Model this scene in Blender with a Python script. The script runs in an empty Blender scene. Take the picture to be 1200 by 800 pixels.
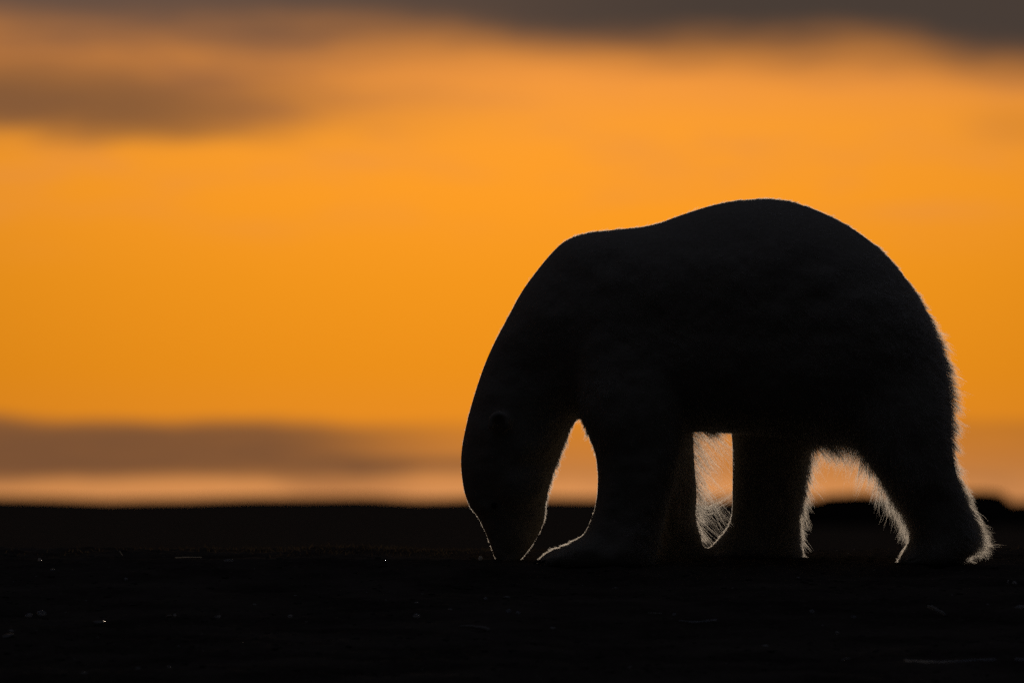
import bpy, math, random
import numpy as np
from mathutils import Vector, kdtree

random.seed(7)
rng = np.random.default_rng(7)
scene = bpy.context.scene
COL = scene.collection

# ------------------------------------------------------------------ scale of the place
DIST = 40.0                 # metres from the camera to the bear
S = 0.0033                  # metres per photo pixel at the bear
CAM_Z = 65 * S              # lens height above the ground under the bear
RAD = S / DIST              # radians per photo pixel


def W(x, y, Y=0.0):
    """photo measurement -> metres in the bear's plane"""
    return ((x - 600) * S, Y, CAM_Z + (590 - y) * S)


# ------------------------------------------------------------------ camera
cam_data = bpy.data.cameras.new('camera')
cam = bpy.data.objects.new('camera', cam_data)
COL.objects.link(cam)
cam.location = (0, -DIST, CAM_Z)
cam.rotation_euler = (math.radians(90) + math.atan(190 * RAD), 0, 0)
cam_data.sensor_width = 36
cam_data.lens = 36 * DIST / (1200 * S)
cam_data.clip_start = 0.5
cam_data.clip_end = 8000
cam_data.dof.use_dof = True
cam_data.dof.focus_distance = DIST - 0.15
cam_data.dof.aperture_fstop = 4.3
scene.camera = cam

# ------------------------------------------------------------------ render look
scene.render.engine = 'CYCLES'
scene.view_settings.view_transform = 'Standard'
scene.view_settings.look = 'None'
scene.view_settings.exposure = 0
scene.view_settings.gamma = 1
scene.view_settings.use_curve_mapping = False
scene.cycles.use_denoising = False
scene.cycles.max_bounces = 5
scene.cycles.sample_clamp_indirect = 0.025
scene.cycles_curves.shape = 'RIBBONS'

# ------------------------------------------------------------------ dusk sky
SUN_EL = math.radians(4.0)
SUN_AZ = math.radians(0.0)


def lin(r, g, b):
    f = lambda c: c / 12.92 if c <= 0.04045 else ((c + 0.055) / 1.055) ** 2.4
    return (f(r / 255), f(g / 255), f(b / 255), 1)


world = bpy.data.worlds.new('World')
scene.world = world
world.use_nodes = True
nt = world.node_tree
nt.nodes.clear()


class NB:
    """tiny node builder: every method returns an output socket"""
    def __init__(self, tree):
        self.t = tree

    def new(self, kind):
        return self.t.nodes.new(kind)

    def put(self, sock, v):
        if isinstance(v, bpy.types.NodeSocket):
            self.t.links.new(v, sock)
        else:
            sock.default_value = v

    def m(self, op, a, b=0.0, c=0.0):
        n = self.new('ShaderNodeMath')
        n.operation = op
        self.put(n.inputs[0], a)
        self.put(n.inputs[1], b)
        self.put(n.inputs[2], c)
        return n.outputs[0]

    def step(self, v, lo, hi):
        """smooth 0..1 as v goes lo..hi (lo may exceed hi)"""
        n = self.new('ShaderNodeMapRange')
        n.interpolation_type = 'SMOOTHSTEP'
        inv = lo > hi
        self.put(n.inputs['Value'], v)
        n.inputs['From Min'].default_value = min(lo, hi)
        n.inputs['From Max'].default_value = max(lo, hi)
        n.inputs['To Min'].default_value = 1.0 if inv else 0.0
        n.inputs['To Max'].default_value = 0.0 if inv else 1.0
        return n.outputs['Result']

    def mix(self, f, a, b):
        n = self.new('ShaderNodeMix')
        n.data_type = 'RGBA'
        self.put(n.inputs[0], f)
        self.put(n.inputs[6], a)
        self.put(n.inputs[7], b)
        return n.outputs[2]

    def noise(self, vec, scale, detail=3.0, rough=0.5):
        n = self.new('ShaderNodeTexNoise')
        self.put(n.inputs['Vector'], vec)
        n.inputs['Scale'].default_value = scale
        n.inputs['Detail'].default_value = detail
        n.inputs['Roughness'].default_value = rough
        return n.outputs['Fac']

    def comb(self, x, y, z=0.0):
        n = self.new('ShaderNodeCombineXYZ')
        self.put(n.inputs[0], x)
        self.put(n.inputs[1], y)
        self.put(n.inputs[2], z)
        return n.outputs[0]

    def ramp(self, f, stops):
        n = self.new('ShaderNodeValToRGB')
        self.put(n.inputs[0], f)
        el = n.color_ramp.elements
        while len(el) < len(stops):
            el.new(0.5)
        for e, (p, c) in zip(el, stops):
            e.position = p
            e.color = c
        return n.outputs[0]


def AZ(x):           # bearing in degrees, measured off the photograph
    return math.degrees((x - 600) * RAD)


def EL(y):           # elevation in degrees
    return math.degrees((590 - y) * RAD)


b = NB(nt)
tc = b.new('ShaderNodeTexCoord').outputs['Generated']
sep = b.new('ShaderNodeSeparateXYZ')
nt.links.new(tc, sep.inputs[0])
dx, dy, dz = sep.outputs
az = b.m('DEGREES', b.m('ARCTAN2', dx, dy))
el = b.m('DEGREES', b.m('ARCSINE', dz))
# cloud warps, stretched along the horizon
warp = b.noise(b.comb(b.m('MULTIPLY', az, 0.55), b.m('MULTIPLY', el, 2.2), 3.1), 1.6, 4.0, 0.5)
warp = b.m('SUBTRACT', warp, 0.5)
fine = b.noise(b.comb(b.m('MULTIPLY', az, 0.8), b.m('MULTIPLY', el, 5.0), 7.7), 1.5, 4.0, 0.55)
fine = b.m('SUBTRACT', fine, 0.5)
e1 = b.m('ADD', el, b.m('MULTIPLY', warp, 0.22))

# open dusk glow
stops_y = [(600, lin(212, 141, 86)), (572, lin(219, 147, 86)), (535, lin(222, 138, 58)), (500, lin(230, 139, 34)),
           (430, lin(235, 143, 25)), (330, lin(242, 149, 27)), (230, lin(250, 155, 36)),
           (150, lin(249, 156, 46)), (90, lin(240, 150, 62))]
e_lo, e_hi = EL(600), EL(90)
glow = b.ramp(b.m('DIVIDE', b.m('SUBTRACT', el, e_lo), e_hi - e_lo),
              [((EL(y) - e_lo) / (e_hi - e_lo), c) for y, c in stops_y])
# the glow is strongest around the sun's bearing
gz = b.m('SUBTRACT', az, 0.15)
fall = b.m('POWER', 2.718, b.m('MULTIPLY', b.m('MULTIPLY', gz, gz), -0.019))
hsv = b.new('ShaderNodeVectorMath')
hsv.operation = 'SCALE'
nt.links.new(glow, hsv.inputs[0])
nt.links.new(b.m('ADD', 0.08, b.m('MULTIPLY', fall, 0.92)), hsv.inputs[3])
sky = hsv.outputs[0]
# faint pinkish veils in the glow
veil = b.step(b.m('ADD', fine, b.m('MULTIPLY', warp, 0.6)), -0.08, 0.32)
veil = b.m('MULTIPLY', veil, b.step(el, EL(330), EL(200)))
sky = b.mix(b.m('MULTIPLY', veil, 0.5), sky, lin(222, 140, 72))
# low cloud band on the left, thinning to the right
el_b = b.m('ADD', el, b.m('ADD', b.m('MULTIPLY', warp, 0.13), b.m('MULTIPLY', fine, 0.07)))
band = b.m('MULTIPLY', b.step(el_b, EL(482), EL(502)), b.step(el_b, EL(572), EL(552)))
thin = b.m('ADD', 0.30, b.m('MULTIPLY', b.step(az, AZ(560), AZ(300)), 0.66))
thin = b.m('ADD', thin, b.m('MULTIPLY', fine, 0.35))
band = b.m('MULTIPLY', band, thin)
streak = b.m('MULTIPLY', b.step(el_b, EL(530), EL(542)), b.step(el_b, EL(558), EL(546)))
streak = b.m('MULTIPLY', streak, b.m('MULTIPLY', b.step(az, AZ(330), AZ(450)), b.step(az, AZ(640), AZ(540))))
band = b.m('MINIMUM', b.m('ADD', band, b.m('MULTIPLY', streak, 0.45)), 1.0)
sky = b.mix(band, sky, lin(118, 79, 52))
strip = b.m('MULTIPLY', b.step(el, EL(548), EL(566)), b.step(b.m('ADD', fine, b.m('MULTIPLY', warp, 0.5)), -0.05, 0.25))
sky = b.mix(b.m('MULTIPLY', strip, 0.45), sky, lin(172, 112, 68))
# brown veil and denser lobe at the upper left
vl = b.m('MULTIPLY', b.step(e1, EL(182), EL(122)), b.step(az, AZ(690), AZ(160)))
sky = b.mix(b.m('MULTIPLY', vl, b.m('MINIMUM', b.m('MAXIMUM', b.m('ADD', 0.74, b.m('MULTIPLY', fine, 1.3)), 0.0), 1.0)), sky, lin(152, 98, 61))
edge = b.m('ADD', b.m('ADD', e1, b.m('MULTIPLY', fine, 0.16)), b.m('MULTIPLY', b.step(az, AZ(0), AZ(260)), 0.06))
lobe = b.m('MULTIPLY', b.step(edge, EL(176), EL(138)), b.step(edge, EL(56), EL(112)))
lobe = b.m('MULTIPLY', lobe, b.step(az, AZ(450), AZ(130)))
sky = b.mix(b.m('MULTIPLY', lobe, 0.78), sky, lin(112, 77, 53))
# small smudge at the right
sm = b.m('MULTIPLY', b.m('MULTIPLY', b.step(el, EL(185), EL(155)), b.step(el, EL(115), EL(140))),
         b.step(az, AZ(1090), AZ(1190)))
sky = b.mix(b.m('MULTIPLY', sm, 0.35), sky, lin(190, 118, 50))
# dark cloud deck over everything higher up; its lower edge sinks to the right
e2 = b.m('ADD', e1, b.m('MULTIPLY', fine, 0.12))
sag = b.m('MULTIPLY', b.step(az, AZ(850), AZ(1030)), b.step(az, AZ(1160), AZ(1060)))
e2 = b.m('SUBTRACT', e2, b.m('MULTIPLY', sag, 0.04))
deck_edge = b.m('ADD', e2, b.m('MULTIPLY', b.m('ADD', az, 2.8), 0.036))
deck = b.step(deck_edge, EL(82), EL(-10))
deck_col = b.mix(b.step(az, AZ(100), AZ(900)), lin(88, 71, 65), lin(50, 49, 52))
sky = b.mix(deck, sky, deck_col)
# higher still the deck goes dim slate; behind the camera it is darker again
sky = b.mix(b.step(el, 2.9, 7.0), sky, (0.0055, 0.0058, 0.0072, 1))
sky = b.mix(b.step(el, 32, 75), sky, (0.034, 0.037, 0.051, 1))
back = b.m('MULTIPLY', b.step(dy, 0.5, -0.4), b.step(el, 55, 15))
sky = b.mix(back, sky, (0.0025, 0.0024, 0.0027, 1))
sky = b.mix(b.step(el, -0.05, -0.6), sky, (0.002, 0.0017, 0.0015, 1))

bg = b.new('ShaderNodeBackground')
nt.links.new(sky, bg.inputs[0])
bg.inputs[1].default_value = 1.0
ns = b.new('ShaderNodeTexSky')
ns.sky_type = 'NISHITA'
ns.sun_disc = False
ns.sun_elevation = SUN_EL
ns.sun_rotation = SUN_AZ
ns.dust_density = 3.0
bg2 = b.new('ShaderNodeBackground')
nt.links.new(ns.outputs[0], bg2.inputs[0])
bg2.inputs[1].default_value = 0.0006      # what the thick cloud deck lets through
add = b.new('ShaderNodeAddShader')
nt.links.new(bg.outputs[0], add.inputs[0])
nt.links.new(bg2.outputs[0], add.inputs[1])
wo = b.new('ShaderNodeOutputWorld')
nt.links.new(add.outputs[0], wo.inputs[0])

# ------------------------------------------------------------------ low sun behind the bear
sun_data = bpy.data.lights.new('sun', 'SUN')
sun_data.energy = 0.74
sun_data.angle = math.radians(3.0)
sun_data.color = (1.0, 0.80, 0.60)
sun = bpy.data.objects.new('sun', sun_data)
COL.objects.link(sun)
to_sun = Vector((math.sin(SUN_AZ) * math.cos(SUN_EL), math.cos(SUN_AZ) * math.cos(SUN_EL), math.sin(SUN_EL)))
sun.rotation_euler = to_sun.to_track_quat('Z', 'Y').to_euler()
sun.location = (0, 60, 10)


# ------------------------------------------------------------------ helpers
def tag(o, label=None, cat=None, group=None, kind=None):
    if label: o['label'] = label
    if cat: o['category'] = cat
    if group: o['group'] = group
    if kind: o['kind'] = kind
    return o


def mesh_obj(name, verts, faces, mat=None, parent=None, smooth=True):
    me = bpy.data.meshes.new(name)
    me.from_pydata([tuple(v) for v in verts], [], [tuple(f) for f in faces])
    me.update()
    if smooth:
        me.polygons.foreach_set('use_smooth', [True] * len(me.polygons))
    if mat: me.materials.append(mat)
    o = bpy.data.objects.new(name, me)
    COL.objects.link(o)
    if parent: o.parent = parent
    return o


def material(name):
    m = bpy.data.materials.new(name)
    m.use_nodes = True
    m.node_tree.nodes.clear()
    n = NB(m.node_tree)
    out = n.new('ShaderNodeOutputMaterial')
    return m, n, out


def principled(n, out, color, rough=0.8, spec=0.2, bump=None):
    p = n.new('ShaderNodeBsdfPrincipled')
    n.put(p.inputs['Base Color'], color)
    n.put(p.inputs['Roughness'], rough)
    p.inputs['Specular IOR Level'].default_value = spec
    if bump is not None:
        bn = n.new('ShaderNodeBump')
        bn.inputs['Strength'].default_value = bump[1]
        bn.inputs['Distance'].default_value = bump[2]
        n.put(bn.inputs['Height'], bump[0])
        n.t.links.new(bn.outputs[0], p.inputs['Normal'])
    n.t.links.new(p.outputs[0], out.inputs[0])
    return p


def hash2(ix, iy, seed):
    h = (ix.astype(np.int64) * 374761393 + iy.astype(np.int64) * 668265263 + seed * 974711) & 0x7fffffff
    h = ((h ^ (h >> 13)) * 1274126177) & 0x7fffffff
    return ((h ^ (h >> 16)) & 0xffff) / 65535.0


def vnoise(x, y, seed=0):
    ix, iy = np.floor(x), np.floor(y)
    fx, fy = x - ix, y - iy
    ux, uy = fx * fx * (3 - 2 * fx), fy * fy * (3 - 2 * fy)
    a, c = hash2(ix, iy, seed), hash2(ix + 1, iy, seed)
    d, e = hash2(ix, iy + 1, seed), hash2(ix + 1, iy + 1, seed)
    return (a * (1 - ux) + c * ux) * (1 - uy) + (d * (1 - ux) + e * ux) * uy - 0.5


def sstep(v, lo, hi):
    t = np.clip((v - lo) / (hi - lo), 0, 1)
    return t * t * (3 - 2 * t)


# ------------------------------------------------------------------ ground
def ground_h(x, y):
    x = np.asarray(x, float); y = np.asarray(y, float)
    base = np.where(y < 0, -1.0 * (1 - np.exp(0.085 * y)), 0.028 * sstep(y, 0.0, 0.9) - 0.43 * sstep(y, 1.2, 9.0))
    near = 1 - sstep(y, 4, 14)
    n = 0.030 * vnoise(x * 1.1, y * 0.9, 1) + 0.016 * vnoise(x * 3.1, y * 2.3, 2)
    n += 0.012 * vnoise(x * 7.7, y * 6.1, 3) + 0.012 * vnoise(x * 17, y * 13, 4) + 0.008 * vnoise(x * 37, y * 24, 15)
    under = 1 - 0.5 * np.exp(-(y / 0.4) ** 2)
    n += 0.022 * vnoise(x * 2.6 + 3, y * 2.0, 11) * np.exp(-((y + 0.7) / 0.4) ** 2)
    lip = np.exp(-((y + 0.40) / 0.22) ** 2)
    n += lip * (0.034 * vnoise(x * 5.0, y * 4.0, 12) + 0.022 * vnoise(x * 13.0, y * 9.0, 13) + 0.012 * vnoise(x * 31.0, y * 20.0, 14))
    crest = np.exp(-((y - 0.9) / 0.6) ** 2)
    n2 = 0.030 * vnoise(x * 4.0, y * 2.0, 8) * crest
    far = sstep(y, 30, 120) * (0.20 * vnoise(x * 0.05, y * 0.01, 5))
    far += sstep(y, 500, 1400) * (1.15 + 1.0 * vnoise(x * 0.03, y * 0.0015, 9) + 0.8 * vnoise(x * 0.09, y * 0.002, 10))
    return base + n * near * under + n2 + far


def axis(dense_lo, dense_hi, step, far_lo, far_hi, growth=1.16):
    a = list(np.arange(dense_lo, dense_hi, step))
    s, v = step, dense_hi
    while v < far_hi:
        a.append(v); s *= growth; v += s
    a.append(far_hi)
    s, v, pre = step, dense_lo, []
    while True:
        s *= growth; v -= s
        if v <= far_lo: break
        pre.append(v)
    pre.append(far_lo)
    return np.array(pre[::-1] + a)


xs = axis(-2.8, 2.8, 0.021, -2500, 2500, 1.13)
ys = axis(-6.5, 2.6, 0.02, -60, 4000, 1.13)
gx, gy = np.meshgrid(xs, ys)
gz_ = ground_h(gx, gy)
nv = np.stack([gx.ravel(), gy.ravel(), gz_.ravel()], 1)
nxn, nyn = len(xs), len(ys)
idx = np.arange(nxn * nyn).reshape(nyn, nxn)
quads = np.stack([idx[:-1, :-1], idx[:-1, 1:], idx[1:, 1:], idx[1:, :-1]], -1).reshape(-1, 4)

m_ground, n, out = material('peat_and_gravel')
co = n.new('ShaderNodeTexCoord').outputs['Object']
f1 = n.noise(co, 2.2, 5, 0.6)
f2 = n.noise(co, 38, 4, 0.6)
colr = n.mix(n.step(f1, 0.2, 0.8), (0.040, 0.032, 0.027, 1), (0.15, 0.122, 0.10, 1))
colr = n.mix(n.step(f2, 0.55, 0.72), colr, (0.15, 0.13, 0.11, 1))
principled(n, out, colr, 1.0, 0.0, (f2, 0.6, 0.012))
ground = mesh_obj('ground', nv, quads, m_ground)
tag(ground, kind='structure')

# low bluff on the far shore, lower right
m_bluff, n, out = material('bluff_earth')
co = n.new('ShaderNodeTexCoord').outputs['Object']
principled(n, out, n.mix(n.noise(co, 0.6, 5), (0.022, 0.018, 0.015, 1), (0.045, 0.036, 0.030, 1)), 1.0, 0.0)
bd = 300.0
k = RAD * (DIST + 260)
bx = np.linspace((935 - 600) * k, (1230 - 600) * k, 60)
by = np.linspace(255, 275, 14)
BX, BY = np.meshgrid(bx, by)
prof = np.interp(BX / k + 600, [935, 958, 975, 1010, 1060, 1110, 1140, 1165, 1180, 1188, 1196, 1230],
                 [592, 588, 580, 577, 578.5, 576.5, 575, 574, 576, 584, 590, 592])
top = CAM_Z + (590 - prof) * k
sec = np.sin(np.linspace(0, math.pi, 14))[:, None] ** 0.5
BZ = -0.75 + (top + 0.75) * sec + 0.05 * vnoise(BX * 1.4, BY * 0.8, 6) * sec
bi = np.arange(60 * 14).reshape(14, 60)
bq = np.stack([bi[:-1, :-1], bi[:-1, 1:], bi[1:, 1:], bi[1:, :-1]], -1).reshape(-1, 4)
bluff = mesh_obj('hill', np.stack([BX.ravel(), BY.ravel(), BZ.ravel()], 1), bq, m_bluff)
tag(bluff, kind='structure')


# ------------------------------------------------------------------ bear body: lofted masses fused into one skin
V, F = [], []


def loft(rings):
    base = len(V)
    N = len(rings[0])
    for r in rings: V.extend(r)
    for i in range(len(rings) - 1):
        for j in range(N):
            a, c = base + i * N + j, base + i * N + (j + 1) % N
            F.append((a, c, c + N, a + N))
    for ring_i, flip in ((0, True), (len(rings) - 1, False)):
        ctr = np.mean(np.array(rings[ring_i]), 0)
        V.append(tuple(ctr)); ci = len(V) - 1
        s0 = base + ring_i * N
        for j in range(N):
            a, c = s0 + j, s0 + (j + 1) % N
            F.append((ci, c, a) if flip else (ci, a, c))


def sectioned(rows, n_ring=40, dens=6, p=2.3):
    """rows: (ax, ay, bx, by, yc, hw): outline point A, outline point B, lateral centre, lateral half width"""
    rows = np.array(rows, float)
    t = np.arange(len(rows))
    # smooth (Catmull-Rom) resampling
    tt = np.linspace(0, len(rows) - 1, (len(rows) - 1) * dens + 1)
    res = []
    for q in tt:
        i = min(int(q), len(rows) - 2); u = q - i
        p0, p1, p2, p3 = rows[max(i - 1, 0)], rows[i], rows[i + 1], rows[min(i + 2, len(rows) - 1)]
        res.append(0.5 * ((2 * p1) + (-p0 + p2) * u + (2 * p0 - 5 * p1 + 4 * p2 - p3) * u * u + (-p0 + 3 * p1 - 3 * p2 + p3) * u ** 3))
    rings = []
    for ax, ay, bx_, by_, yc, hw in res:
        A, B = np.array(W(ax, ay, yc)), np.array(W(bx_, by_, yc))
        C, D = (A + B) / 2, (A - B) / 2
        ring = []
        for j in range(n_ring):
            th = 2 * math.pi * j / n_ring
            c, s = math.cos(th), math.sin(th)
            c = math.copysign(abs(c) ** (2 / p), c); s = math.copysign(abs(s) ** (2 / p), s)
            ring.append(tuple(C + D * c + np.array((0, hw * s, 0))))
        rings.append(ring)
    loft(rings)


def blob(x, y, Y, rx, ry, rz, tilt=0.0):
    rings = []
    cx, _, cz = W(x, y)
    for i in range(1, 12):
        a = math.pi * i / 12
        ring = []
        for j in range(20):
            t = 2 * math.pi * j / 20
            px, py, pz = rx * math.sin(a) * math.cos(t), ry * math.sin(a) * math.sin(t), rz * math.cos(a)
            ring.append((cx + px * math.cos(tilt) - pz * math.sin(tilt), Y + py, cz + px * math.sin(tilt) + pz * math.cos(tilt)))
        rings.append(ring)
    loft(rings)


# trunk: (x, top, bottom, half width)
trunk = [(642, 320, 430, .16), (655, 292, 465, .215), (680, 273, 492, .27), (720, 267, 508, .315), (762, 262, 511, .34), (800, 249, 509, .36),
         (840, 237, 508, .385), (880, 231.5, 511, .405), (920, 233, 516, .415), (958, 244.5, 522, .415), (994, 262.5, 525, .40),
         (1024, 283.5, 530, .385), (1046, 305, 535, .365), (1066, 331, 536, .34), (1086, 365, 536, .30), (1102, 404, 535, .25), (1111, 440, 530, .20), (1116, 478, 518, .08)]
sectioned([(x, t, x, bt, 0, hw) for x, t, bt, hw in trunk], n_ring=56)
# neck and head, outline pairs from the shoulder to the tip of the muzzle
sectioned([(690, 270, 770, 500, 0, .30), (656, 284, 730, 500, 0, .265), (616, 331, 700, 490, 0, .225), (593, 371, 685, 488, 0, .195),
           (571, 414, 676, 493, 0, .172), (555, 458, 668, 508, 0, .158), (543, 503, 659, 532, 0, .152), (538, 538, 650, 556, 0, .140),
           (541, 571, 644, 577, 0, .118), (548, 593, 641, 594, 0, .095), (557, 605, 640, 608, 0, .078), (565, 620, 634, 625, 0, .068),
           (571, 635, 625, 640, 0, .062), (576, 649, 615, 653, 0, .056), (580, 657, 608, 660, 0, .045), (586, 662, 602, 663, 0, .025)], n_ring=44)
# legs: rows (y, xl, xr, half width)
def leg(rows, yc):
    sectioned([(xl, y, xr, y, yc * k2, hw) for y, xl, xr, hw, k2 in rows], n_ring=40, p=2.4)

NEAR, FAR = -0.20, 0.20
leg([(330, 672, 790, .10, .55), (380, 668, 800, .15, .75), (440, 672, 806, .16, .9), (485, 678, 803, .155, 1), (510, 687, 800, .15, 1), (532, 695, 797, .14, 1),
     (560, 698, 790, .13, 1), (588, 696, 782, .122, 1), (608, 690, 777, .118, 1), (624, 682, 774, .12, 1), (634, 668, 772, .125, 1),
     (642, 648, 770, .13, 1), (650, 634, 768, .13, 1), (660, 629, 766, .12, 1), (666, 634, 760, .10, 1)], NEAR)
leg([(400, 720, 806, .14, .7), (460, 722, 812, .15, .9), (505, 727, 815, .145, 1), (545, 736, 817, .135, 1), (578, 744, 819.5, .125, 1), (598, 748, 818, .12, 1),
     (614, 750, 820, .12, 1), (632, 742, 825, .125, 1), (646, 722, 829, .13, 1), (657, 716, 830, .12, 1), (662, 722, 826, .10, 1)], FAR)
leg([(360, 940, 1062, .12, .7), (430, 975, 1096, .17, .9), (490, 993, 1111, .175, 1), (527, 1003, 1115, .165, 1), (550, 1018, 1119, .15, 1), (570, 1032, 1125, .135, 1),
     (590, 1047, 1133, .122, 1), (606, 1057, 1140, .115, 1), (622, 1064, 1144, .115, 1), (636, 1062, 1144, .12, 1), (647, 1053, 1138, .125, 1),
     (657, 1050, 1128, .12, 1), (663, 1056, 1116, .10, 1)], NEAR)
leg([(420, 840, 985, .15, .7), (480, 852, 968, .165, .9), (515, 857, 958, .16, 1), (545, 857.5, 951, .145, 1), (575, 857.5, 946, .13, 1), (600, 857, 941, .12, 1),
     (616, 853, 940, .118, 1), (628, 844, 940, .122, 1), (640, 833, 941, .128, 1), (651, 829, 943, .125, 1), (658, 834, 938, .10, 1)], FAR)
# toes
for x0, y0, yc in ((645, 655, NEAR), (734, 653, FAR), (1064, 655, NEAR), (846, 650, FAR)):
    for q in range(5):
        o_ = (q - 2) / 2.0
        blob(x0 + 7 * o_ * o_ - 4, y0, yc + o_ * 0.098, 0.045, 0.026, 0.024, 0.25)
# ears
for sy in (-1, 1):
    blob(586, 498, sy * 0.150, 0.034, 0.034, 0.044, 0.2)
    for q in range(11):
        th = math.radians(-25 + 23 * q)
        blob(585 + 10.0 * math.cos(th), 496 - 11.0 * math.sin(th), sy * 0.188, 0.018, 0.030, 0.018)
# soft cheeks, brow and shoulder blade
for sy in (-1, 1):
    blob(607, 560, sy * 0.085, 0.115, 0.060, 0.12)
    blob(575, 585, sy * 0.062, 0.055, 0.035, 0.06)

raw = bpy.data.meshes.new('body_raw')
raw.from_pydata([tuple(map(float, v)) for v in V], [], F)
raw.update()
tmp = bpy.data.objects.new('body_raw', raw)
COL.objects.link(tmp)
md = tmp.modifiers.new('fuse', 'REMESH')
md.mode = 'VOXEL'
md.voxel_size = 0.0105
dg = bpy.context.evaluated_depsgraph_get()
body_me = bpy.data.meshes.new_from_object(tmp.evaluated_get(dg))
bpy.data.objects.remove(tmp)
bpy.data.meshes.remove(raw)

nvb = len(body_me.vertices)
P = np.empty(nvb * 3, np.float32); body_me.vertices.foreach_get('co', P); P = P.reshape(-1, 3).astype(float)
ed = np.empty(len(body_me.edges) * 2, np.int32); body_me.edges.foreach_get('vertices', ed); ed = ed.reshape(-1, 2)
deg = np.bincount(ed.ravel(), minlength=nvb).astype(float)[:, None]


def relax(P, lam):
    acc = np.zeros_like(P)
    np.add.at(acc, ed[:, 0], P[ed[:, 1]]); np.add.at(acc, ed[:, 1], P[ed[:, 0]])
    return P + lam * (acc / np.maximum(deg, 1) - P)


for _ in range(9):                      # Taubin smoothing keeps the volume
    P = relax(P, 0.6); P = relax(P, -0.62)
body_me.vertices.foreach_set('co', P.astype(np.float32).ravel()); body_me.update()


def vnormals(me, n):
    a = np.empty(n * 3, np.float32)
    me.vertex_normals.foreach_get('vector', a)
    return a.reshape(-1, 3).astype(float)


Nn = vnormals(body_me, nvb)
relief = 0.030 * vnoise(P[:, 0] * 4.5, P[:, 2] * 5.5, 51) + 0.016 * vnoise(P[:, 0] * 11, P[:, 2] * 14, 52) + 0.006 * vnoise(P[:, 0] * 26, P[:, 2] * 30, 53)
P = P + Nn * (relief * Nn[:, 1] ** 2)[:, None]      # loose folds and muscle on the flanks
P = P - Nn * 0.007                      # the coat makes up the rest of the outline
body_me.vertices.foreach_set('co', P.astype(np.float32).ravel()); body_me.update()
body_me.polygons.foreach_set('use_smooth', [True] * len(body_me.polygons))
body_me.name = 'body'

m_skin, n, out = material('under_coat')
co = n.new('ShaderNodeTexCoord').outputs['Object']
f1 = n.noise(co, 60, 4, 0.6)
principled(n, out, n.mix(f1, (0.34, 0.31, 0.26, 1), (0.55, 0.51, 0.44, 1)), 0.95, 0.05, (f1, 0.5, 0.006))
body_me.materials.clear(); body_me.materials.append(m_skin)

bear = bpy.data.objects.new('polar_bear', None)
COL.objects.link(bear)
tag(bear, 'big polar bear walking with lowered head, muzzle to the ground, against the sunset', 'polar bear')
body = bpy.data.objects.new('body', body_me)
COL.objects.link(body)
body.parent = bear

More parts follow.
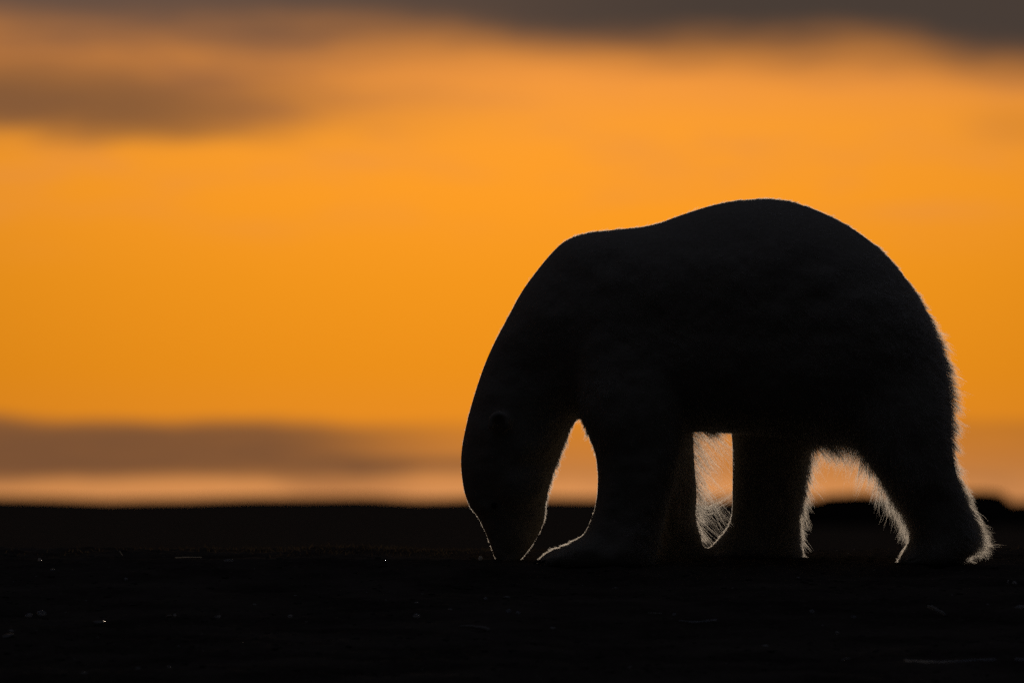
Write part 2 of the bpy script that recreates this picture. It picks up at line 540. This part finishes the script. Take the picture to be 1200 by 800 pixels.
# ------------------------------------------------------------------ coat
# anchors: photo x, y, flow dx, dz, length m, lift 0..1, density
A = np.array([
    (574, 640, .2, 1, .010, .45, 1.3), (562, 612, .2, 1, .010, .45, 1.3), (590, 640, .2, 1, .008, .2, 1), (600, 610, .2, 1, .010, .2, 1), (632, 625, .2, 1, .012, .3, 1.2), (545, 575, .25, 1, .010, .35, 1), (540, 530, .2, 1, .009, .25, 1), (575, 555, .25, 1, .012, .2, 1),
    (585, 493, .2, 1, .006, .2, 1), (600, 540, .3, .8, .018, .25, 1), (640, 600, .1, -.6, .020, .6, 1.2), (650, 565, .25, -.5, .028, .6, 1.3), (664, 525, .2, -.7, .030, .6, 1.3),
    (550, 470, .3, 1, .014, .15, 1), (590, 390, .5, .85, .018, .15, 1), (640, 430, .7, .2, .035, .22, 1), (635, 320, .7, .6, .016, .14, 1),
    (677, 492, .1, -1, .034, .5, 1.2), (700, 285, 1, -.1, .022, .2, 1), (800, 260, 1, 0, .022, .2, 1), (900, 245, 1, -.1, .022, .22, 1),
    (980, 265, .9, -.5, .022, .22, 1), (720, 380, .8, -.6, .038, .2, 1), (820, 400, 1, -.5, .045, .2, 1), (950, 400, 1, -.6, .045, .2, 1),
    (1040, 325, .7, -.7, .028, .42, 1), (1068, 365, .5, -.8, .038, .62, .9), (1092, 415, .4, -.8, .065, .75, .6), (1104, 455, .4, -.8, .075, .8, .4),
    (1113, 500, .4, -.9, .08, .75, .35), (1118, 540, .4, -.9, .075, .65, .4), (1127, 575, .6, -1, .075, .5, .8), (1138, 600, .7, -.9, .07, .5, .7),
    (1143, 612, .9, -.5, .095, .65, 2.0), (1142, 630, .95, -.35, .098, .7, 2.0), (1140, 648, 1, -.05, .055, .6, 1.2), (1100, 600, .5, -1, .035, .25, 1),
    (840, 508, .8, -.5, .022, .2, 1), (770, 490, .5, -1, .04, .2, 1), (900, 500, .6, -.8, .03, .2, 1),
    (965, 524, .15, -1, .15, .6, .5), (985, 522, .05, -1, .16, .65, .5), (1005, 530, -.1, -1, .15, .6, .5), (1022, 552, -.15, -1, .11, .55, .55),
    (1040, 578, -.15, -1, .135, .5, .95), (1055, 602, -.1, -1, .125, .5, 1.1), (1063, 622, -.2, -1, .075, .45, 1.3), (1052, 647, -.6, -.4, .014, .3, 1.5),
    (952, 545, .25, -1, .105, .5, .7), (945, 580, .25, -1, .095, .5, .85), (941, 610, .3, -1, .08, .5, .95), (942, 640, .4, -1, .055, .5, 1.2),
    (857, 540, 0, -1, .010, .3, 1), (857, 590, 0, -1, .012, .3, 1), (850, 622, -.4, -.8, .016, .4, 1.5), (834, 645, -.6, -.5, .014, .4, 1.5), (900, 580, .2, -1, .03, .2, 1),
    (815, 512, .62, -.78, .30, .5, .16), (817, 540, .66, -.75, .28, .5, .18), (819, 570, .75, -.66, .22, .5, .22), (819, 597, .85, -.5, .17, .55, .32), (822, 615, .85, -.4, .10, .55, .25), (824, 635, .2, -1, .010, .2, 1),
    (697, 540, 0, -1, .016, .4, 1), (688, 512, -.1, -1, .036, .45, 1), (697, 580, -.1, -1, .010, .25, 1), (686, 615, -.4, -1, .009, .2, 1),
    (672, 634, -.7, -.4, .016, .5, 2), (655, 640, -.7, -.4, .022, .5, 2.4), (636, 650, -.7, -.5, .020, .5, 2.2), (740, 560, .3, -1, .028, .2, 1), (700, 640, -.1, -1, .015, .2, 1),
    (782, 590, .3, -1, .075, .3, 1.0), (775, 620, .4, -1, .09, .4, 1.0), (768, 645, .3, -1, .08, .5, 1.2),
])
tri = []
body_me.calc_loop_triangles()
tri = np.empty(len(body_me.loop_triangles) * 3, np.int32); body_me.loop_triangles.foreach_get('vertices', tri); tri = tri.reshape(-1, 3)
Nn = vnormals(body_me, nvb)
p0, p1, p2 = P[tri[:, 0]], P[tri[:, 1]], P[tri[:, 2]]
area = 0.5 * np.linalg.norm(np.cross(p1 - p0, p2 - p0), axis=1)
ctr = (p0 + p1 + p2) / 3


def field(Q):
    px = Q[:, 0] / S + 600
    py = 590 - (Q[:, 2] - CAM_Z) / S
    d2 = (px[:, None] - A[None, :, 0]) ** 2 + (py[:, None] - A[None, :, 1]) ** 2
    w = np.exp(-(d2 - d2.min(1, keepdims=True)) / (2 * 15.0 ** 2)) / (d2 + 60)
    w /= w.sum(1, keepdims=True)
    return w @ A[:, 2:]


fn = Nn[tri].mean(1)
dens = field(ctr)[:, 4] * np.where(fn[:, 1] > 0.35, 0.35, 1.0)
dens *= np.where(ctr[:, 2] < -0.02, 0.0, 1.0)
N_HAIR = 190000
pick = rng.choice(len(tri), N_HAIR, p=area * dens / (area * dens).sum())
r1, r2 = np.sqrt(rng.random(N_HAIR))[:, None], rng.random(N_HAIR)[:, None]
bary = np.concatenate([1 - r1, r1 * (1 - r2), r1 * r2], 1)
root = (P[tri[pick]] * bary[:, :, None]).sum(1)
nor = (Nn[tri[pick]] * bary[:, :, None]).sum(1)
nor /= np.linalg.norm(nor, axis=1, keepdims=True)
fd = field(root)
flow = np.stack([fd[:, 0], np.zeros(N_HAIR), fd[:, 1]], 1)
flow += 0.25 * rng.normal(size=flow.shape)
flow[:, 0] += 0.9 * vnoise(root[:, 0] * 11, root[:, 2] * 11, 21)
flow[:, 2] += 0.9 * vnoise(root[:, 0] * 11, root[:, 2] * 11, 22)
tang = flow - (flow * nor).sum(1, keepdims=True) * nor
tl = np.linalg.norm(tang, axis=1, keepdims=True)
tang = tang / np.maximum(tl, 1e-4)
stray = (rng.random(N_HAIR) < 0.03) & (root[:, 2] > 0.5)
lift = np.clip((fd[:, 3] + 0.30 * vnoise(root[:, 0] * 6, root[:, 2] * 9, 24)) * (0.7 + 0.6 * rng.random(N_HAIR)), 0.04, 0.95)[:, None]
lift[stray] = 0.7
kd = kdtree.KDTree(15000)
for i in range(15000): kd.insert(root[i], i)
kd.balance()
own = np.array([kd.find(root[i])[1] for i in range(N_HAIR)])
lock = 0.35 + 1.05 * rng.random(N_HAIR) ** 1.8
length = (fd[:, 2] * lock[own] * (0.35 + 0.75 * rng.random(N_HAIR)))[:, None] + 0.004
d = tang * np.sqrt(1 - lift ** 2) + nor * lift
NP = 6
pts = np.empty((N_HAIR, NP, 3))
cur = root - nor * 0.002
pts[:, 0] = cur
bend = np.array((0, 0, -1.0)) * 0.18
side = rng.normal(size=(N_HAIR, 3)) * 0.06
for q in range(1, NP):
    dd = d + bend * (q / NP) * np.clip(length / 0.05, 0, 1.3) + side * q + flow * 0.05 * q
    dd /= np.linalg.norm(dd, axis=1, keepdims=True)
    cur = cur + dd * length / (NP - 1)
    pts[:, q] = cur
# gather hairs into locks
cl = np.clip(length / 0.04, 0.15, 1.0) * (0.45 + 0.45 * rng.random((N_HAIR, 1)))
cl = np.where((length > 0.13) & (root[:, :1] < (860 - 600) * S), 0.95 + 0.15 * rng.random((N_HAIR, 1)), cl)
for q in range(1, NP):
    kq = cl * (q / (NP - 1)) ** 1.2 * 0.85
    pts[:, q] = pts[:, q] * (1 - kq) + (pts[own, q] + 0.12 * (root - root[own])) * kq
# nothing grows into the ground
gh = ground_h(pts[:, :, 0], pts[:, :, 1])
pts[:, 1:, 2] = np.maximum(pts[:, 1:, 2], np.minimum(gh[:, 1:] + 0.003, pts[:, :1, 2]))

fur_data = bpy.data.hair_curves.new('fur')
fur_data.add_curves([NP] * N_HAIR)
fur_data.attributes['position'].data.foreach_set('vector', pts.astype(np.float32).ravel())
ra = fur_data.attributes.get('radius') or fur_data.attributes.new('radius', 'FLOAT', 'POINT')
prof_r = np.array([1.0, 1.0, 0.9, 0.75, 0.5, 0.15]) * 0.00036
rad = prof_r[None, :] * (0.7 + 0.6 * rng.random((N_HAIR, 1))) * np.clip(1.1 - length / 0.35, 0.65, 1.1)
ra.data.foreach_set('value', rad.astype(np.float32).ravel())
m_fur, n, out = material('polar_bear_fur')
hb = n.new('ShaderNodeBsdfHairPrincipled')
hb.parametrization = 'COLOR'
info = n.new('ShaderNodeHairInfo')
mp = n.new('ShaderNodeMapping')
n.put(mp.inputs['Vector'], n.new('ShaderNodeTexCoord').outputs['Object'])
mp.inputs['Scale'].default_value = (5.0, 5.0, 11.0)
mp.inputs['Rotation'].default_value = (0, 0.5, 0)
soil = n.step(n.noise(mp.outputs[0], 1.3, 5, 0.65), 0.36, 0.64)          # clean and stained patches of the coat
n.put(hb.inputs['Color'], n.mix(soil, n.mix(info.outputs['Random'], (0.20, 0.155, 0.11, 1), (0.36, 0.29, 0.22, 1)),
                                n.mix(info.outputs['Random'], (0.42, 0.35, 0.26, 1), (0.66, 0.58, 0.47, 1))))
hb.inputs['Roughness'].default_value = 0.45
hb.inputs['Radial Roughness'].default_value = 0.45
n.t.links.new(hb.outputs[0], out.inputs[0])
fur_data.materials.append(m_fur)
fur = bpy.data.objects.new('fur', fur_data)
COL.objects.link(fur)
fur.parent = bear

# claws
def claw_mesh():
    vs, fs = [], []
    for i in range(7):
        t = i / 6
        cx, cz, r = -0.040 * t, 0.000 - 0.020 * t * t, 0.0055 * (1 - t) + 0.0006
        for j in range(8):
            a = 2 * math.pi * j / 8
            vs.append((cx, r * math.cos(a), cz + r * 1.2 * math.sin(a)))
    for i in range(6):
        for j in range(8):
            fs.append((i * 8 + j, i * 8 + (j + 1) % 8, (i + 1) * 8 + (j + 1) % 8, (i + 1) * 8 + j))
    fs.append(tuple(range(7, -1, -1))); fs.append(tuple(range(48, 56)))
    return vs, fs


# eyes and nose
m_dark, n, out = material('wet_black')
co = n.new('ShaderNodeTexCoord').outputs['Object']
principled(n, out, (0.012, 0.010, 0.010, 1), 0.3, 0.3, (n.noise(co, 220, 3), 0.3, 0.002))


def ball(name, c, r, parent, mat, sx=1, sy=1, sz=1):
    vs, fs = [], []
    for i in range(9):
        a = math.pi * i / 8
        for j in range(12):
            t = 2 * math.pi * j / 12
            vs.append((c[0] + sx * r * math.sin(a) * math.cos(t), c[1] + sy * r * math.sin(a) * math.sin(t), c[2] + sz * r * math.cos(a)))
    for i in range(8):
        for j in range(12):
            fs.append((i * 12 + j, i * 12 + (j + 1) % 12, (i + 1) * 12 + (j + 1) % 12, (i + 1) * 12 + j))
    return mesh_obj(name, vs, fs, mat, parent)


def on_skin(x, y, sy):
    """the point of the body's side at this height"""
    c = np.array(W(x, y))
    d2 = (P[:, 0] - c[0]) ** 2 + (P[:, 2] - c[2]) ** 2 + np.where(P[:, 1] * sy > 0, 0, 9)
    return P[np.argmin(d2)]


for sy in (-1, 1):
    e = on_skin(579, 592, sy)
    ball('eye', e, 0.013, bear, m_dark)
cv, cf = claw_mesh()
claw0 = None
for x0, y0, yc in ((638, 656, NEAR), (727, 653, FAR), (1061, 657, NEAR), (840, 651, FAR)):
    for q in range(5):
        o_ = (q - 2) / 2.0
        if claw0 is None:
            claw = claw0 = mesh_obj('claw', cv, cf, m_dark, bear)
        else:
            claw = claw0.copy(); COL.objects.link(claw); claw.parent = bear
        X, Y, Z = W(x0 + 7 * o_ * o_ - 4, y0, yc + o_ * 0.098)
        claw.location = (X, Y, Z)
        claw.rotation_euler = (0, 0, 0.25 * o_)
ball('nose', np.array(W(594, 661)), 0.03, bear, m_dark, 1.0, 1.15, 0.55)


# ------------------------------------------------------------------ things lying on the ground
def on_ground(x, y):
    d_ = (CAM_Z + 0.075 * DIST) / (0.075 + (y - 590) * RAD)
    for _ in range(12):
        X = (x - 600) * RAD * d_; Y = d_ - DIST
        h = float(ground_h(X, Y))
        # walk to where the sight line meets the uneven ground
        d_ += (h - (CAM_Z - (y - 590) * RAD * d_)) / -(0.075 + (y - 590) * RAD)
        d_ = min(max(d_, 31), 41)
    X = (x - 600) * RAD * d_; Y = d_ - DIST
    return X, Y, float(ground_h(X, Y)), d_


m_ice, n, out = material('old_ice')
co = n.new('ShaderNodeTexCoord').outputs['Object']
f1 = n.noise(co, 25, 4)
ic = n.mix(f1, (0.60, 0.62, 0.65, 1), (0.85, 0.86, 0.88, 1))
pb = principled(n, out, ic, 0.15, 0.5, (f1, 0.4, 0.01))
tr = n.new('ShaderNodeBsdfTranslucent')
n.put(tr.inputs[0], ic)
ms = n.new('ShaderNodeMixShader')
ms.inputs[0].default_value = 0.65
n.t.links.new(pb.outputs[0], ms.inputs[1]); n.t.links.new(tr.outputs[0], ms.inputs[2]); n.t.links.new(ms.outputs[0], out.inputs[0])
m_wood, n, out = material('bleached_wood')
co = n.new('ShaderNodeTexCoord').outputs['Object']
f1 = n.noise(co, 40, 4)
principled(n, out, n.mix(f1, (0.28, 0.25, 0.22, 1), (0.46, 0.43, 0.39, 1)), 0.8, 0.2, (f1, 0.5, 0.004))
m_twiglet, n, out = material('translucent_twiglet')  # thin pale sticks; translucency and extra whiteness added to brighten them
co = n.new('ShaderNodeTexCoord').outputs['Object']
sc_ = n.mix(n.noise(co, 60, 3), (0.66, 0.64, 0.60, 1), (0.84, 0.82, 0.78, 1))
pb = principled(n, out, sc_, 0.35, 0.4)
tr = n.new('ShaderNodeBsdfTranslucent')
n.put(tr.inputs[0], sc_)
ms = n.new('ShaderNodeMixShader')
ms.inputs[0].default_value = 0.6
n.t.links.new(pb.outputs[0], ms.inputs[1]); n.t.links.new(tr.outputs[0], ms.inputs[2]); n.t.links.new(ms.outputs[0], out.inputs[0])
m_stone, n, out = material('wet_stone')
co = n.new('ShaderNodeTexCoord').outputs['Object']
f1 = n.noise(co, 30, 4)
principled(n, out, n.mix(f1, (0.10, 0.095, 0.09, 1), (0.30, 0.28, 0.26, 1)), 0.22, 0.5, (f1, 0.4, 0.006))


def lump(name, rx, ry, rz, mat, seed, rough=0.35):
    r = np.random.default_rng(seed)
    vs, fs = [], []
    ph = r.random(6) * 6.28
    for i in range(9):
        a = math.pi * i / 8
        for j in range(14):
            t = 2 * math.pi * j / 14
            v = np.array((math.sin(a) * math.cos(t), math.sin(a) * math.sin(t), math.cos(a)))
            k_ = 1 + rough * 0.5 * (math.sin(3 * v[0] + ph[0]) * math.sin(2.5 * v[1] + ph[1]) + math.sin(4 * v[2] + ph[2] + v[0] * 2)
                                    + 0.5 * math.sin(7 * v[0] + ph[3]) * math.cos(6 * v[1] + ph[4]))
            vs.append((v[0] * rx * k_, v[1] * ry * k_, v[2] * rz * k_))
    for i in range(8):
        for j in range(14):
            fs.append((i * 14 + j, i * 14 + (j + 1) % 14, (i + 1) * 14 + (j + 1) % 14, (i + 1) * 14 + j))
    return mesh_obj(name, vs, fs, mat)


def twig(name, path, r0, r1, mat, seed=1):
    """a bent tapering stick through the points of path"""
    r = np.random.default_rng(seed)
    path = np.array(path, float)
    tt = np.linspace(0, len(path) - 1, 22)
    ctrl = np.stack([np.interp(tt, np.arange(len(path)), path[:, k_]) for k_ in range(3)], 1)
    ctrl += r.normal(size=ctrl.shape) * r0 * 0.18
    vs, fs = [], []
    for i, c in enumerate(ctrl):
        tg = ctrl[min(i + 1, 21)] - ctrl[max(i - 1, 0)]
        tg /= np.linalg.norm(tg)
        u = np.cross(tg, (0.03, 0.1, 1)); u /= np.linalg.norm(u); v = np.cross(u, tg)
        rr = (r0 + (r1 - r0) * i / 21) * (0.85 + 0.3 * r.random())
        for j in range(9):
            t = 2 * math.pi * j / 9
            vs.append(c + rr * (u * math.cos(t) + v * math.sin(t)))
    for i in range(21):
        for j in range(9):
            fs.append((i * 9 + j, i * 9 + (j + 1) % 9, (i + 1) * 9 + (j + 1) % 9, (i + 1) * 9 + j))
    vs.append(ctrl[0]); vs.append(ctrl[-1])
    for j in range(9):
        fs.append((len(vs) - 2, (j + 1) % 9, j)); fs.append((len(vs) - 1, 21 * 9 + j, 21 * 9 + (j + 1) % 9))
    return mesh_obj(name, vs, fs, mat)


def set_on(o, x, y, up=0.0, rz=0.0, tilt=0.0):
    X, Y, h, d_ = on_ground(x, y)
    o.location = (X, Y, h + up)
    o.rotation_euler = (0, tilt, rz)
    return d_


# pale stick propped on the gravel at the right
X, Y, h, d_ = on_ground(1098, 722)
u = RAD * d_
st = twig('twiglet', [(-10 * u, 0.03, 6 * u), (-3 * u, .02, 3.0 * u), (4 * u, 0, -0.5 * u), (10 * u, -.01, -4 * u)], .0070, .0045, m_twiglet, 3)
st.location = (X, Y, h + 0.012)
tag(st, 'thin pale straw slanting down to the right, below the rear hind paw', 'twiglet')
# strips of old ice
ices = [(1113, 776, 53, 2.6, 'long low strip of grey ice near the bottom right corner'),
        (1199, 775, 9, 3.0, 'short stub of grey ice cut off by the right edge of the frame'),
        (818, 729, 22, 1.4, 'faint thin strip of ice under the gap between the bear\'s forelegs and hind legs')]
for i, (x, y, hw, hh, lab) in enumerate(ices):
    X, Y, h, d_ = on_ground(x, y); u = RAD * d_
    pth = [(-hw * u, 0, 1.2 * u), (-hw * .6 * u, .02, 0), (-hw * .1 * u, .0, -.8 * u), (hw * .45 * u, .015, .6 * u), (hw * u, -.01, 2.0 * u)]
    o = twig('ice_strip', pth, hh * u * 0.55, hh * u * 0.75, m_ice, 20 + i)
    o.location = (X, Y, h + 0.004)
    tag(o, lab, 'ice strip', 'strips of old ice on the gravel')
# bleached bone like driftwood below the muzzle
X, Y, h, d_ = on_ground(557, 739); u = RAD * d_
dw = twig('driftwood', [(-19 * u, 0, 2.5 * u), (-8 * u, .01, 2.0 * u), (4 * u, 0, 1.0 * u), (12 * u, -.01, -.6 * u), (16 * u, -.01, -2.6 * u)], .0035, .0095, m_wood, 9)
dw.location = (X, Y, h + 0.010)
tag(dw, 'small curved piece of bleached driftwood below the bear\'s muzzle', 'driftwood')
twg = None
X, Y, h, d_ = on_ground(222, 657); u = RAD * d_
twg = twig('twiglet', [(-17 * u, 0, -.3 * u), (-4 * u, .0, .2 * u), (4 * u, 0, .3 * u), (15 * u, .0, 0)], .0018, .0014, m_twiglet, 12)
twg.location = (X, Y, h + 0.010)
tag(twg, 'thin pale straw lying flat along the ridge at the left', 'twiglet')
X, Y, h, d_ = on_ground(142, 652); u = RAD * d_
tw2 = twig('twiglet', [(-1.6 * u, 0, 3.5 * u), (0, 0, 1.5 * u), (1.8 * u, 0, -1.5 * u)], .0022, .0014, m_twiglet, 13)
tw2.location = (X, Y, h + 0.010)
tag(tw2, 'short upright bit of straw on the ridge at the far left', 'twiglet')
X, Y, h, d_ = on_ground(768, 721); u = RAD * d_
tw3 = twig('twiglet', [(-9 * u, 0, 0), (0, 0, .2 * u), (8 * u, 0, 0)], .0022, .0016, m_twiglet, 14)
tw3.location = (X, Y, h + 0.010)
tag(tw3, 'very thin pale straw lying flat below the bear\'s forelegs', 'twiglet')

stones = [
    (34, 722, 5, 2.2, 'ice', 'smaller left piece of the bright pair near the left edge'),
    (49, 721, 6, 4.2, 'ice', 'bigger brighter piece of the pair near the left edge'),
    (47, 657, 3, 1.8, 'ice', 'tiny bright chip on the ridge near the left edge'),
    (62, 667, 4, 1.5, 'stone', 'dim flat pebble just under the ridge near the left edge'),
    (148, 679, 2, 2, 'ice', 'lone tiny chip on the dark slope below the upright straw'),
    (116, 730, 8, 2.2, 'stone', 'dull pebble low on the slope right of the bright left pair'),
    (10, 746, 8, 2.2, 'stone', 'dull pebble beside the left edge below the bright pair'),
    (198, 723, 4, 2, 'stone', 'dim chip just left of the brightest dot on the left slope'),
    (205, 722, 2.2, 2.4, 'ice', 'round bright dot of ice on the left slope'),
    (255, 723, 5, 1.8, 'ice', 'flat slanting ice chip between two bright dots on the left slope'),
    (340, 723, 3, 2.2, 'ice', 'bright oval ice chip farthest right in the left hand row'),
    (268, 657, 5, 1.4, 'ice', 'flat chip on the ridge just right of the long flat straw'),
    (162, 785, 5, 2.5, 'stone', 'dull pebble at the bottom of the frame on the left'),
    (488, 723, 4, 3, 'ice', 'small curved ice chip left of the driftwood'),
    (563, 652, 3, 3, 'ice', 'bright chip on the ridge touching the left side of the muzzle'),
    (569, 702, 2.2, 1.8, 'ice', 'tiny chip straight below the muzzle'),
    (596, 717, 4, 2.6, 'ice', 'larger chip of the pair right of the driftwood'),
    (607, 719, 3, 2.0, 'ice', 'smaller chip of the pair right of the driftwood'),
    (633, 642, 2.4, 2.4, 'ice', 'bright chip between the muzzle and the front paw'),
    (773, 676, 2.6, 2.2, 'stone', 'dim pebble under the forelegs of the bear'),
    (790, 722, 2.2, 2, 'ice', 'tiny chip at the right end of the thin straw'),
    (952, 719, 4, 2.2, 'ice', 'small chip below the forward hind leg'),
    (981, 742, 2.2, 2, 'ice', 'tiny chip low on the slope below the gap between the hind legs'),
    (1000, 721, 4, 1.6, 'ice', 'dim chip below the gap between the hind legs'),
    (1189, 682, 3, 2.4, 'ice', 'bright chip on the slope right of the hind paw'),
    (1181, 684, 1.8, 1.6, 'ice', 'tiny dot left of the bright chip on the right slope'),
    (1195, 714, 6, 1.8, 'ice', 'flat chip cut by the right edge above the ice stub'),
    (452, 659, 3, 1.6, 'stone', 'dim pebble on the ridge left of the muzzle'),
]
for i, (x, y, rx, rz, kind, lab) in enumerate(stones):
    X, Y, h, d_ = on_ground(x, y) if y > 655 else (((x - 600) * S), 0.0, float(ground_h((x - 600) * S, 0.0)), DIST)
    u = RAD * d_
    o = lump('ice_chip' if kind == 'ice' else 'pebble', rx * u, rx * u * 0.8, rz * u, m_ice if kind == 'ice' else m_stone, 50 + i)
    o.location = (X, Y, h + rz * u * 0.55)
    o.rotation_euler = (0.1 * math.sin(i), 0.25 * math.sin(i * 2.3), i * 1.7)
    if kind == 'ice':
        tag(o, lab, 'ice chip', 'ice chips scattered on the gravel')
    else:
        tag(o, lab, 'pebble', 'pebbles scattered on the gravel')

# dark gravel, too many to count
m_gravel, n, out = material('dark_gravel')
co = n.new('ShaderNodeTexCoord').outputs['Object']
isl = n.new('ShaderNodeNewGeometry').outputs['Random Per Island']
pale = n.step(isl, 0.982, 0.984)
gc = n.mix(n.noise(co, 9, 3), (0.030, 0.027, 0.024, 1), (0.16, 0.14, 0.125, 1))
pb = principled(n, out, n.mix(pale, gc, (0.5, 0.48, 0.45, 1)), n.m('SUBTRACT', 0.9, n.m('MULTIPLY', pale, 0.25)), 0.0)
n.put(pb.inputs['Specular IOR Level'], n.m('MULTIPLY', pale, 0.25))
NG = 9000
yy = -6.5 + 8.0 * rng.random(NG)
xx = (rng.random(NG) - 0.5) * 6.2
keep = vnoise(xx * 1.3, yy * 1.3, 31) + 0.5 > rng.random(NG) * 0.9
xx, yy = xx[keep], yy[keep]
sz = 0.003 + 0.009 * rng.random(len(xx)) ** 3
base = np.array([(math.cos(t), math.sin(t), z) for z, t0 in ((-.5, 0), (.35, .5)) for t in (t0 + k_ * 2 * math.pi / 5 for k_ in range(5))] + [(0, 0, .8)])
bf = []
for j in range(5):
    a, c = j, (j + 1) % 5
    bf += [(a, c, 5 + j), (c, 5 + c, 5 + j), (5 + j, 5 + c, 10)]
bf = np.array(bf)
hz = ground_h(xx, yy)
pv = base[None] * (0.7 + 0.6 * rng.random((len(xx), 11, 1))) * sz[:, None, None] * np.array((1.3, 1.2, 0.75)) + np.stack([xx, yy, hz], 1)[:, None]
pf = (bf[None] + 11 * np.arange(len(xx))[:, None, None]).reshape(-1, 3)
grv = mesh_obj('gravel', pv.reshape(-1, 3), pf, m_gravel, smooth=False)
tag(grv, 'dark gravel scattered over the slope in front of the bear', 'gravel', kind='stuff')

# short withered tundra growth along the ridge
m_moss, n, out = material('withered_moss')
co = n.new('ShaderNodeTexCoord').outputs['Object']
mc = n.mix(n.noise(co, 5, 3), (0.045, 0.034, 0.024, 1), (0.095, 0.074, 0.054, 1))
pb = principled(n, out, mc, 1.0, 0.0)
tr = n.new('ShaderNodeBsdfTranslucent')
n.put(tr.inputs[0], mc)
ms = n.new('ShaderNodeMixShader')
ms.inputs[0].default_value = 0.5
n.t.links.new(pb.outputs[0], ms.inputs[1]); n.t.links.new(tr.outputs[0], ms.inputs[2]); n.t.links.new(ms.outputs[0], out.inputs[0])
NBL = 16000
yy = 0.25 + 1.6 * rng.random(NBL)
xx = (rng.random(NBL) - 0.5) * 6.4
keep = (vnoise(xx * 1.6, yy * 0.7, 41) + 0.5) > 0.35 + 0.4 * rng.random(NBL)
xx, yy = xx[keep], yy[keep]
hz = ground_h(xx, yy)
NBL = len(xx)
hgt = 0.006 + 0.018 * rng.random(NBL) ** 2
wd = 0.0012 + 0.0014 * rng.random(NBL)
an = rng.random(NBL) * 6.28
lean = rng.normal(size=(NBL, 2)) * 0.6
ca, sa = np.cos(an) * wd, np.sin(an) * wd
rootp = np.stack([xx, yy, hz - 0.002], 1)
v0 = rootp + np.stack([ca, sa, 0 * ca], 1); v1 = rootp - np.stack([ca, sa, 0 * ca], 1)
mid = rootp + np.stack([lean[:, 0] * hgt * .4, lean[:, 1] * hgt * .4, hgt * .6], 1)
v2 = mid - 0.8 * np.stack([ca, sa, 0 * ca], 1); v3 = mid + 0.8 * np.stack([ca, sa, 0 * ca], 1)
v4 = rootp + np.stack([lean[:, 0] * hgt, lean[:, 1] * hgt, hgt], 1)
mv = np.stack([v0, v1, v2, v3, v4], 1).reshape(-1, 3)
k5 = 5 * np.arange(NBL)[:, None]
mf = [tuple(r) for r in (np.array([[0, 1, 2, 3]]) + k5)] + [tuple(r) for r in (np.array([[3, 2, 4]]) + k5)]
moss = mesh_obj('tundra_growth', mv, mf, m_moss, smooth=False)
tag(moss, 'short withered brown tundra growth along the ridge under the bear', 'ground cover', kind='stuff')
